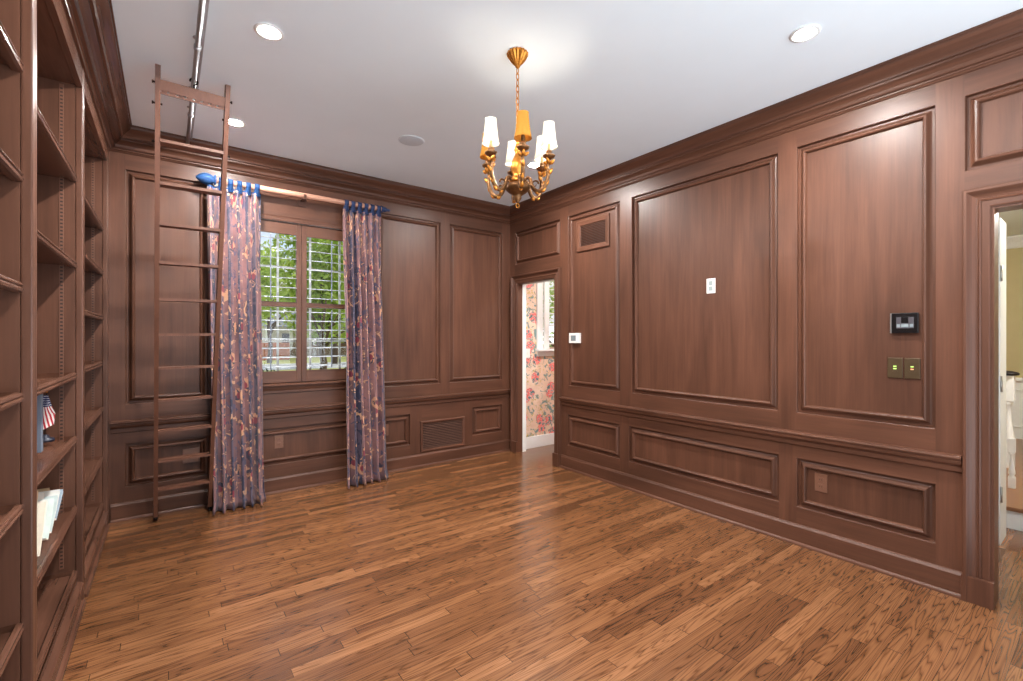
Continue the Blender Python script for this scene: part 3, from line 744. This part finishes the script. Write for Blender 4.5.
plate(on_right, 1.894, 1.965, 1.722, 1.837, PW, .006, 'wall_outlet', M_plastic, 'white outlet plate high on the middle of the big panel', 'outlet',
      [(1.914, 1.945, 1.783, 1.818, .002, M_pale, 'socket'), (1.914, 1.945, 1.741, 1.776, .002, M_pale, 'socket'), (1.926, 1.933, 1.777, 1.783, .0015, M_silver, 'screw')], 'power outlets')
t = plate(on_right, .692, .812, 1.400, 1.516, PW, .022, 'alarm_keypad', M_black, 'black wall keypad with grey screen above the bronze switches', 'keypad',
      [(.712, .790, 1.428, 1.492, .001, M_dkgrey, 'display_screen'), (.735, .768, 1.458, 1.493, .0018, M_black, 'button_pad'), (.714, .730, 1.434, 1.452, .0018, M_grey, 'button_row'), (.735, .768, 1.434, 1.452, .0018, M_grey, 'button_row'), (.773, .788, 1.434, 1.452, .0018, M_grey, 'button_row')])
MB().bbox((XR-PW-.022, .8125, 1.401), (XR-PW-.002, .8185, 1.515), .001).build('silver_edge', M_silver, t)
for (u, em, lab) in ((.7995, E_ledg, 'bronze switch plate with two green lights'), (.7225, E_ledo, 'bronze switch plate with an orange light')):
    plate(on_right, u-.035, u+.035, 1.141, 1.258, PW, .008, 'light_switch', M_bronze, lab, 'switch',
          [(u-.007, u+.007, 1.206, 1.212, .0015, E_ledg, 'indicator_light'), (u-.007, u+.007, 1.192, 1.198, .0015, em, 'indicator_light'), (u-.012, u+.012, 1.175, 1.185, .001, M_bronze, 'switch_button')], 'bronze light switches')
def outlet(fn, u, z, lab, w0=PW):
    plate(fn, u-.036, u+.036, z-.059, z+.059, w0, .006, 'wall_outlet', M_brownplate, lab, 'outlet',
          [(u-.017, u+.017, z+.008, z+.036, .002, M_brownplate, 'socket'), (u-.017, u+.017, z-.036, z-.008, .002, M_brownplate, 'socket')] +
          [(u+s*.006-.0015, u+s*.006+.0015, z+k*.022-.006, z+k*.022+.004, .0026, M_brownslot, 'socket_slot') for s in (-1, 1) for k in (-1, 1)], 'power outlets')
outlet(on_right, 1.178, .436, 'brown outlet in the low panel under the bronze switches')
outlet(on_back, .799, .446, 'brown outlet in the low panel under the window')
outlet(on_back, 1.785, .432, 'brown outlet in the low panel just right of the navy tabbed curtain')
plate(on_back, .098, .212, .362, .478, PW, .007, 'blank_plate', M_brownplate, 'double brown cover plate low behind the ladder', 'cover plate', [(.12, .19, .40, .44, .0008, M_brownplate, 'plate_insert')])

M_vent_shade = plain('shade_darkened_vent_slats', lin(48, 33, 29), .5)  # high vent's slats darkened in colour to stand in for recess shade
def vent(fn, u0, u1, z0, z1, w0, fr, n, label, deep, sm=None):
    c = fn(w0, z0, (u0+u1)/2); t = thing('air_vent', c, label, 'air vent', 'wooden wall vents')
    P_ = [(0, .0), (.002, .014), (.010, .018), (fr-.006, .014), (fr, .004), (fr, -deep)]
    rings = [[fn(w0+w, z0+i, u0+i), fn(w0+w, z0+i, u1-i), fn(w0+w, z1-i, u1-i), fn(w0+w, z1-i, u0+i)] for i, w in P_]
    mb = MB()
    for k in range(4):
        k2 = (k+1) % 4; vs = []
        for r in rings: vs += [r[k], r[k2]]
        mb.mesh(vs, [(2*i, 2*i+1, 2*i+3, 2*i+2) for i in range(len(rings)-1)], 1 if k in (0, 2) else 0)
    mb.build('vent_frame', [wood_z, wood_y if fn is on_right else wood_x], t)
    a0, a1, b0, b1 = u0+fr, u1-fr, z0+fr, z1-fr
    MB().poly([fn(w0-deep+.001, b0, a0), fn(w0-deep+.001, b0, a1), fn(w0-deep+.001, b1, a1), fn(w0-deep+.001, b1, a0)]).build('vent_back', M_ventdark, t)
    for k in range(n):
        z = b0+(b1-b0)*(k+.5)/n; hh = (b1-b0)/n*.30
        mb = MB(); vs = []
        for u in (a0, a1):
            vs += [fn(w0+.006, z-hh, u), fn(w0+.008, z-hh+.003, u), fn(w0-deep*.6, z+hh, u), fn(w0-deep*.6-.002, z+hh-.003, u)]
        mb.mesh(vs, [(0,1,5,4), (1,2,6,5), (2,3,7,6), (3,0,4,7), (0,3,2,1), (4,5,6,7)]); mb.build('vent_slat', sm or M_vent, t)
vent(on_back, 2.170, 2.718, .150, .482, 0, .030, 15, 'wide slatted vent low in the window wall between small panels', .012)
vent(on_right, 2.950, 3.390, 2.254, 2.570, PW, .055, 13, 'slatted vent high in the wall beside the small doorway', .002, M_vent_shade)

# ------------------------------------------------------------------ powder room seen through the small doorway
YP, PX0, PX1 = 4.45, XR+.118, 5.3
wx0, wx1, wz0, wz1 = 3.80, 4.62, 1.255, 2.32
mb = MB()
for (x0, x1, z0, z1) in [(PX0, wx0, 0, 2.55), (wx1, PX1, 0, 2.55), (wx0, wx1, 0, wz0), (wx0, wx1, wz1, 2.55)]: mb.box((x0, YP, z0), (x1, YP+.2, z1))
struct(mb.build('wall_powder_back', M_paper))
mb = MB(); mb.box((PX1, 2.6, 0), (PX1+.08, YP+.2, 2.55)); mb.box((PX0, 2.52, 0), (PX1+.08, 2.6, 2.55))
struct(mb.build('wall_powder_side', M_paper))
struct(MB().box((PX0, 2.52, 2.55), (PX1+.08, YP+.2, 2.62)).build('ceiling_powder', M_ceil))
mb = MB(); mb.bbox((PX0, YP-.016, 0), (PX1, YP-.0005, .145), .004); struct(mb.build('baseboard_powder', M_white))
mb = MB()
for (a, b) in (((wx0-.075, YP-.022, wz0-.02), (wx0+.02, YP+.1, wz1+.08)), ((wx1-.02, YP-.022, wz0-.02), (wx1+.075, YP+.1, wz1+.08)), ((wx0, YP-.022, wz1-.02), (wx1, YP+.1, wz1+.08))): mb.bbox(a, b, .004)
w2 = struct(mb.build('window_2', M_white))
mb = MB(); mb.bbox((wx0-.09, YP-.075, wz0-.045), (wx1+.09, YP+.1, wz0-.018), .005); mb.bbox((wx0-.07, YP-.020, wz0-.11), (wx1+.07, YP-.0005, wz0-.045), .004); mb.build('window_sill', M_white, w2)
MB().box((wx0, YP+.12, wz0-.02), (wx1, YP+.125, wz1)).build('window_pane', M_glass, w2)
t = thing('plantation_shutter', ((wx0+wx1)/2, YP-.037, wz0), 'white plantation shutter in the floral papered room', 'shutter')
for x0, x1 in ((wx0+.021, wx0+.10), ((wx0+wx1)/2-.03, (wx0+wx1)/2+.03), (wx1-.10, wx1-.021)): MB().bbox((x0, YP-.051, wz0-.0155), (x1, YP-.0225, wz1-.021), .003).build('shutter_stile', M_white, t)
for x0, x1 in ((wx0+.101, (wx0+wx1)/2-.031), ((wx0+wx1)/2+.031, wx1-.101)):
    for k in range(13):
        z = wz0+.05+.077*k; MB().obox(((x0+x1)/2, YP-.037, z), Vector((1,0,0)), Vector((0, math.cos(rad(8)), math.sin(rad(8)))), Vector((0, -math.sin(rad(8)), math.cos(rad(8)))), (x1-x0)/2, .034, .0045).build('louver', M_white, t)
plate(lambda w, z, u: (u, YP-w, z), 3.545, 3.62, 1.13, 1.245, 0, .006, 'wall_switch', M_plastic, 'white switch plate on the floral wallpaper by the doorway', 'switch', [(3.572, 3.592, 1.165, 1.21, .003, M_plastic, 'toggle')])
t = thing('added_ceiling_lamp', (4.2, 3.5, 2.55), 'added unseen ceiling lamp lighting the papered side room', 'ceiling light')  # unseen lamp, added to light the side room
MB().lathe((4.2, 3.5, 2.55), [(0, -.0005), (.13, -.0005), (.13, -.02), (.12, -.025), (0, -.025)], 28).build('lamp_base', M_white, t)
MB().lathe((4.2, 3.5, 2.524), [(.118, 0), (.11, -.03), (.07, -.055), (0, -.065)], 28).build('lamp_diffuser', E_room, t)

# ------------------------------------------------------------------ stair hall seen through the doorway near the camera
HX0, HX1, HY0, HY1, HH = XR+.118, 8.2, -.60, 1.9, 2.60
mb = MB(); mb.box((HX1, HY0, 0), (HX1+.08, HY1, HH)); struct(mb.build('wall_hall_end', M_tan))
mb = MB(); mb.box((HX0, HY1, 0), (HX1+.08, HY1+.08, HH)); struct(mb.build('wall_hall_side', M_tan))
mb = MB(); mb.box((HX0, HY0-.08, 0), (HX1+.08, HY0, HH)); struct(mb.build('added_wall_hall_front', M_tan))  # unseen wall, added to keep outside light out of the hall
mb = MB(); mb.box((HX0, HY0, HH), (HX1+.08, HY1+.08, HH+.08)); struct(mb.build('ceiling_hall', M_ceil))
mb = MB(); mb.prism([(0, HH-.14), (.02, HH-.13), (.05, HH-.07), (.10, HH-.02), (.10, HH-.001), (0, HH-.001)], lambda w, z, u: (HX1-w, u, z), HY0, HY1); struct(mb.build('trim_6', M_white))
mb = MB(); mb.box((HX1-.02, HY0, .165), (HX1-.0005, HY1, .86)); mb.bbox((HX1-.05, HY0, .86), (HX1-.0005, HY1, .90), .008)
for y in (-.3, .25, .80, 1.35):
    for (a, b, c, d) in ((y-.22, y+.22, .30, .32), (y-.22, y+.22, .74, .76), (y-.22, y-.20, .30, .76), (y+.20, y+.22, .30, .76)): mb.bbox((HX1-.032, a, c), (HX1-.019, b, d), .004)
struct(mb.build('trim_7', M_white))
# landing step with dark nosing
mb = MB(); mb.box((4.86, HY0, .0005), (HX1-.0005, HY1-.001, .135), 0); mb.bbox((4.82, HY0, .135), (HX1-.0005, HY1-.001, .165), .010, 1)
land = struct(mb.build('floor_landing', [M_white, M_tread]))
# white door post with hinges
mb = MB(); mb.bbox((4.40, .492, 0), (4.66, .640, 2.17), .004); mb.box((4.42, .640, 0), (4.56, HY1, HH))
d3 = struct(mb.build('door_3', M_white))
for z in (1.80, 1.07, .34):
    mb = MB(); mb.bbox((4.405, .486, z-.05), (4.435, .4935, z+.05), .001); mb.tube([(4.404, .487, z-.052), (4.404, .487, z+.052)], .006, 10); mb.build('door_hinge', M_silver, d3)
def turned(name, x, y, z0, hgt, label, cat, r, cap):
    t = thing(name, (x, y, z0), label, cat, 'white stair balusters' if not cap else None)
    sq = r*.95
    MB().bbox((x-sq, y-sq, z0), (x+sq, y+sq, z0+hgt*.22), .004).build('post_foot', M_white, t)
    b, h_ = z0+hgt*.22, hgt*.50
    MB().lathe((x, y, b), [(r*.9, 0), (r, .02*h_), (r*.6, .06*h_), (r*.95, .14*h_), (r*.9, .25*h_), (r*.55, .6*h_), (r*.5, .85*h_), (r*.8, .93*h_), (r*.9, h_)], 18).build('turned_shaft', M_white, t)
    MB().bbox((x-sq, y-sq, b+h_), (x+sq, y+sq, z0+hgt), .004).build('post_head', M_white, t)
    if cap: MB().lathe((x, y, z0+hgt), [(r*1.1, 0.0003), (r*1.6, .006), (r*1.7, .018), (r*1.5, .030), (r*.6, .042), (0, .044)], 20).build('post_cap', M_ironblk, t)
turned('newel_post', 6.30, .655, .165, .86, 'white turned newel post with dark cap on the stair landing', 'newel post', .045, True)
turned('baluster', 5.45, .545, .165, .40, 'short white turned baluster standing in front of the newel post', 'baluster', .022, False)
turned('baluster', 5.95, .66, .165, .52, 'white turned baluster nearer the door post than the newel', 'baluster', .024, False)
t = thing('added_ceiling_lamp', (5.6, -.1, HH), 'added unseen ceiling lamp lighting the stair hall', 'ceiling light')  # unseen lamp, added to brighten the stair hall
MB().lathe((5.6, -.1, HH), [(0, -.0005), (.17, -.0005), (.17, -.02), (.15, -.025), (0, -.025)], 28).build('lamp_base', M_white, t)
MB().lathe((5.6, -.1, HH-.026), [(.15, 0), (.14, -.03), (.09, -.06), (0, -.07)], 28).build('lamp_diffuser', E_hall, t)

# ------------------------------------------------------------------ outdoors
def ground_mat(name, a, b, sc):
    q = N(name); f = q.noise(q.coord((1,1,1)), sc, 6, .7); q.l(q.ramp(f, [(.3, a), (.7, b)]), q.b.inputs['Base Color']); q.b.inputs['Roughness'].default_value = .95; return q.m
GZ = -.5
struct(MB().box((-60, YB+.18, GZ-.1), (110, 120, GZ)).build('lawn', ground_mat('lawn_grass', lin(120, 130, 62), lin(176, 172, 96), .8)))
struct(MB().box((-60, 30, GZ), (110, 37, GZ+.02)).build('street', ground_mat('asphalt', lin(150, 152, 154), lin(176, 178, 178), 2)))
struct(MB().box((-60, 26, GZ), (110, 27.6, GZ+.03)).build('sidewalk', ground_mat('pale_concrete', lin(190, 188, 178), lin(212, 208, 198), 2)))
M_bark = ground_mat('tree_bark', lin(70, 56, 44), lin(108, 90, 72), 9)
def leafm(name, a, b):
    q = N(name); f = q.noise(q.coord((1,1,1)), 2.2, 3); rnd_ = q.n('ShaderNodeNewGeometry').outputs['Random Per Island']
    c = q.mix(.5, q.ramp(f, [(.3, a), (.7, b)]), q.ramp(rnd_, [(0, a), (1, b)]))
    d = q.n('ShaderNodeBsdfDiffuse'); t_ = q.n('ShaderNodeBsdfTranslucent'); mx = q.n('ShaderNodeMixShader'); mx.inputs[0].default_value = .35
    q.l(c, d.inputs[0]); q.l(c, t_.inputs[0]); q.l(d.outputs[0], mx.inputs[1]); q.l(t_.outputs[0], mx.inputs[2]); q.l(mx.outputs[0], q.out.inputs[0]); return q.m
L1 = leafm('fresh_green_leaves', lin(104, 136, 50), lin(196, 212, 108)); L2 = leafm('olive_leaves', lin(96, 110, 50), lin(180, 184, 100)); L3 = leafm('dark_leaves', lin(36, 48, 34), lin(66, 80, 52))
def leaves(mb, c, rx, ry, rz, n, size, rnd):
    for _ in range(n):
        while True:
            p = Vector((rnd.uniform(-1,1), rnd.uniform(-1,1), rnd.uniform(-1,1)))
            if .25 < p.length < 1: break
        q = Vector(c)+Vector((p.x*rx, p.y*ry, p.z*rz)); a = Vector((rnd.gauss(0,1), rnd.gauss(0,1), rnd.gauss(0,1))).normalized(); b = a.orthogonal().normalized(); s = size*rnd.uniform(.6, 1.3)
        mb.poly([q-a*s, q+b*s*.5, q+a*s, q-b*s*.5])
def tree(x, y, h, trunk_h, r, lm, label, seed, n=2400):
    rnd = random.Random(seed); t = thing('tree', (x, y, GZ), label, 'tree', 'trees across the lawn')
    mb = MB(); mb.tube([(x, y, GZ), (x+.1, y, GZ+trunk_h*.5), (x-.05, y, GZ+trunk_h), (x+.1, y, GZ+h*.8)], [.024*h, .019*h, .016*h, .006*h], 9)
    for k in range(7):
        a = rnd.uniform(0, 2*PI); z = GZ+trunk_h*rnd.uniform(.75, 1.1); L = r*rnd.uniform(.6, .95)
        mb.tube([(x, y, z), (x+math.cos(a)*L*.5, y+math.sin(a)*L*.5, z+L*.45), (x+math.cos(a)*L, y+math.sin(a)*L, z+L*.75)], [.010*h, .007*h, .003*h], 7)
    mb.build('trunk', M_bark, t)
    mb = MB()
    for k in range(11):
        a = rnd.uniform(0, 2*PI); rr = r*rnd.uniform(.1, .75); z = GZ+trunk_h+ (h-trunk_h)*rnd.uniform(.12, .86)
        leaves(mb, (x+math.cos(a)*rr, y+math.sin(a)*rr, z), r*.55, r*.55, (h-trunk_h)*.26, n//11, .020*h, rnd)
    mb.build('crown', lm, t)
tree(4.6, 18.0, 6.6, 1.9, 2.3, L1, 'leafy green tree showing in the right half of the window', 1, 6000)
tree(2.3, 23.5, 6.4, 2.2, 2.3, L1, 'shorter green tree below blue sky in the left half of window', 2, 4200)
tree(9.3, 33, 9.5, 3.0, 3.2, L2, 'olive green street tree in front of the pale house', 3, 2600)
tree(6.2, 39, 8.0, 2.6, 3.2, L2, 'olive tree behind the brick wall past the street', 4, 2200)
tree(14.6, 16, 7.0, 1.4, 3.0, L1, 'green tree outside the papered room window', 6, 2200)
tree(17.5, 44, 11, 3.4, 4.6, L2, 'tall olive tree beyond the pale house', 7, 2000)
# pale house across the street
hx, hy = 8.8, 52
t = thing('house', (hx+6, hy, GZ), 'pale house with grey roof and white porch columns across the street', 'house')
MB().box((hx-.5, hy+2, GZ), (hx+14, hy+10, 2.7)).build('house_wall', plain('cream_siding', lin(214, 206, 190), .8, 0, .05, 3), t)
mb = MB(); rf = [(hx-1.6, hy-.6, 2.6), (hx+15, hy-.6, 2.6), (hx+15, hy+11, 2.6), (hx-1.6, hy+11, 2.6), (hx+2.5, hy+5.2, 4.6), (hx+11, hy+5.2, 4.6)]
mb.mesh(rf, [(0,1,5,4), (1,2,5), (2,3,4,5), (3,0,4), (3,2,1,0)]); mb.build('roof', plain('grey_shingles', lin(120, 124, 132), .9, 0, .15, 4), t)
for k in range(7):
    x = hx-.8+2.3*k; mb = MB(); mb.lathe((x, hy, GZ), [(.26, 0), (.26, .15), (.18, .2), (.16, 2.85), (.24, 2.9), (.24, 3.09)], 12); mb.build('porch_column', M_white, t)
for k in range(4):
    x = hx+1.0+3.0*k; MB().box((x, hy+1.95, .35), (x+1.0, hy+2.02, 1.9)).build('house_window', M_dkgrey, t)
t = tag(MB().bbox((1.0, 44, GZ), (8.6, 44.3, 1.0), .03).build('brick_wall', plain('orange_brick', lin(192, 120, 88), .85, 0, .2, 2)), 'low orange brick garden wall across the street', 'garden wall')
def shrub(x, y, rx, rz, lm, label, seed, n=900):
    rnd = random.Random(seed); t = thing('shrub', (x, y, GZ), label, 'shrub', 'shrubs on the lawn')
    mb = MB()
    for k in range(6):
        a = rnd.uniform(0, 2*PI); mb.tube([(x, y, GZ), (x+math.cos(a)*rx*.5, y+math.sin(a)*rx*.4, GZ+rz*1.1)], [.02, .008], 6)
    mb.build('stems', M_bark, t)
    mb = MB(); leaves(mb, (x, y, GZ+rz), rx, rx*.7, rz, n, .07, rnd); mb.build('foliage', lm, t)
shrub(1.75, 11.5, .55, .60, L3, 'dark low shrub on the lawn at the left of the window view', 21)
shrub(2.75, 11.9, .40, .55, L3, 'small dark shrub just left of the centre shutter stiles', 22)
shrub(3.6, 11.2, .40, .62, L3, 'dark shrub just right of the centre shutter stiles', 23)
for k, (x, y) in enumerate(((10.2, 48.5), (12.2, 48.3), (14.4, 48.7), (16.4, 48.2))):
    shrub(x, y, 1.0, .75, leafm('porch_shrub_leaves', lin(96, 62, 50), lin(140, 112, 70)), ['russet shrub at the near end of the house porch', 'second russet shrub along the house porch', 'third russet shrub along the house porch', 'russet shrub at the far end of the house porch'][k], 40+k, 700)

# ------------------------------------------------------------------ sky, sun, added fill glow below the horizon
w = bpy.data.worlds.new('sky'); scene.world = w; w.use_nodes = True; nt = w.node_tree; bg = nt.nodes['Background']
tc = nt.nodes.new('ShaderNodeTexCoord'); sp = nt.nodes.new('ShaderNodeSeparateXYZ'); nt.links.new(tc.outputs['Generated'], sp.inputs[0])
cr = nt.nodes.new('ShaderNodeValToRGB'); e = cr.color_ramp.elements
e[0].position = .0; e[0].color = (4.5, 4.95, 5.4, 1); x_ = e.new(.03); x_.color = (.90, .94, 1, 1); e[-1].position = .5; e[-1].color = (.50, .66, .95, 1)  # below the horizon brightened as added fill for ceiling and upper walls
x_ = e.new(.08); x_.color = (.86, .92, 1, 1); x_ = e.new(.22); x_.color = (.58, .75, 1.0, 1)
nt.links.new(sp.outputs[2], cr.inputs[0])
nz = nt.nodes.new('ShaderNodeTexNoise'); nz.inputs['Scale'].default_value = 3.2; nz.inputs['Detail'].default_value = 6
mp = nt.nodes.new('ShaderNodeMapping'); mp.inputs['Scale'].default_value = (1, 1, 2.6); nt.links.new(tc.outputs['Generated'], mp.inputs[0]); nt.links.new(mp.outputs[0], nz.inputs['Vector'])
c2 = nt.nodes.new('ShaderNodeValToRGB'); c2.color_ramp.elements[0].position = .45; c2.color_ramp.elements[1].position = .62; nt.links.new(nz.outputs['Fac'], c2.inputs[0])
mx = nt.nodes.new('ShaderNodeMix'); mx.data_type = 'RGBA'; nt.links.new(c2.outputs[0], mx.inputs[0]); nt.links.new(cr.outputs[0], mx.inputs[6]); mx.inputs[7].default_value = (1, .99, .97, 1)
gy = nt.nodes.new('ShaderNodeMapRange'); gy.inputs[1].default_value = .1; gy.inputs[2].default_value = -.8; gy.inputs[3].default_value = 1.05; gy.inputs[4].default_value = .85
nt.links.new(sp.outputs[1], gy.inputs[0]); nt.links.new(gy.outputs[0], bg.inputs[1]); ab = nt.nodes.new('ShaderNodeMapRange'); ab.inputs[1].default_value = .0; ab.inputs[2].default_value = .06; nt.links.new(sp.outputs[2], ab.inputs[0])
cm = nt.nodes.new('ShaderNodeMath'); cm.operation = 'MULTIPLY'; nt.links.new(c2.outputs[0], cm.inputs[0]); nt.links.new(ab.outputs[0], cm.inputs[1]); nt.links.new(cm.outputs[0], mx.inputs[0])
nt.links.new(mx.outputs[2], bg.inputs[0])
sun = bpy.data.lights.new('sun', 'SUN'); sun.energy = 4.5; sun.angle = rad(1.5); sun.color = (1, .95, .86)
so = bpy.data.objects.new('sun', sun); COL.objects.link(so); so.rotation_euler = Vector((-1, .02, -1.05)).to_track_quat('-Z', 'Y').to_euler()

# ------------------------------------------------------------------ camera and view
cam = bpy.data.cameras.new('camera'); co = bpy.data.objects.new('camera', cam); COL.objects.link(co)
co.location = (0, 0, 1.37); co.rotation_euler = (rad(90), 0, rad(53.164-90))
cam.sensor_width = 36; cam.lens = 459.24/1023*36; cam.shift_y = -2/1023; cam.clip_start = .02; cam.clip_end = 300
scene.camera = co
scene.view_settings.view_transform = 'Standard'; scene.view_settings.look = 'None'; scene.view_settings.gamma = 1; scene.view_settings.use_curve_mapping = False
scene.view_settings.exposure = 0.08
cy_ = scene.cycles; cy_.use_denoising = True; cy_.denoising_prefilter = 'ACCURATE'; cy_.max_bounces = 10; cy_.diffuse_bounces = 6; cy_.glossy_bounces = 4; cy_.transparent_max_bounces = 12; cy_.sample_clamp_indirect = 8
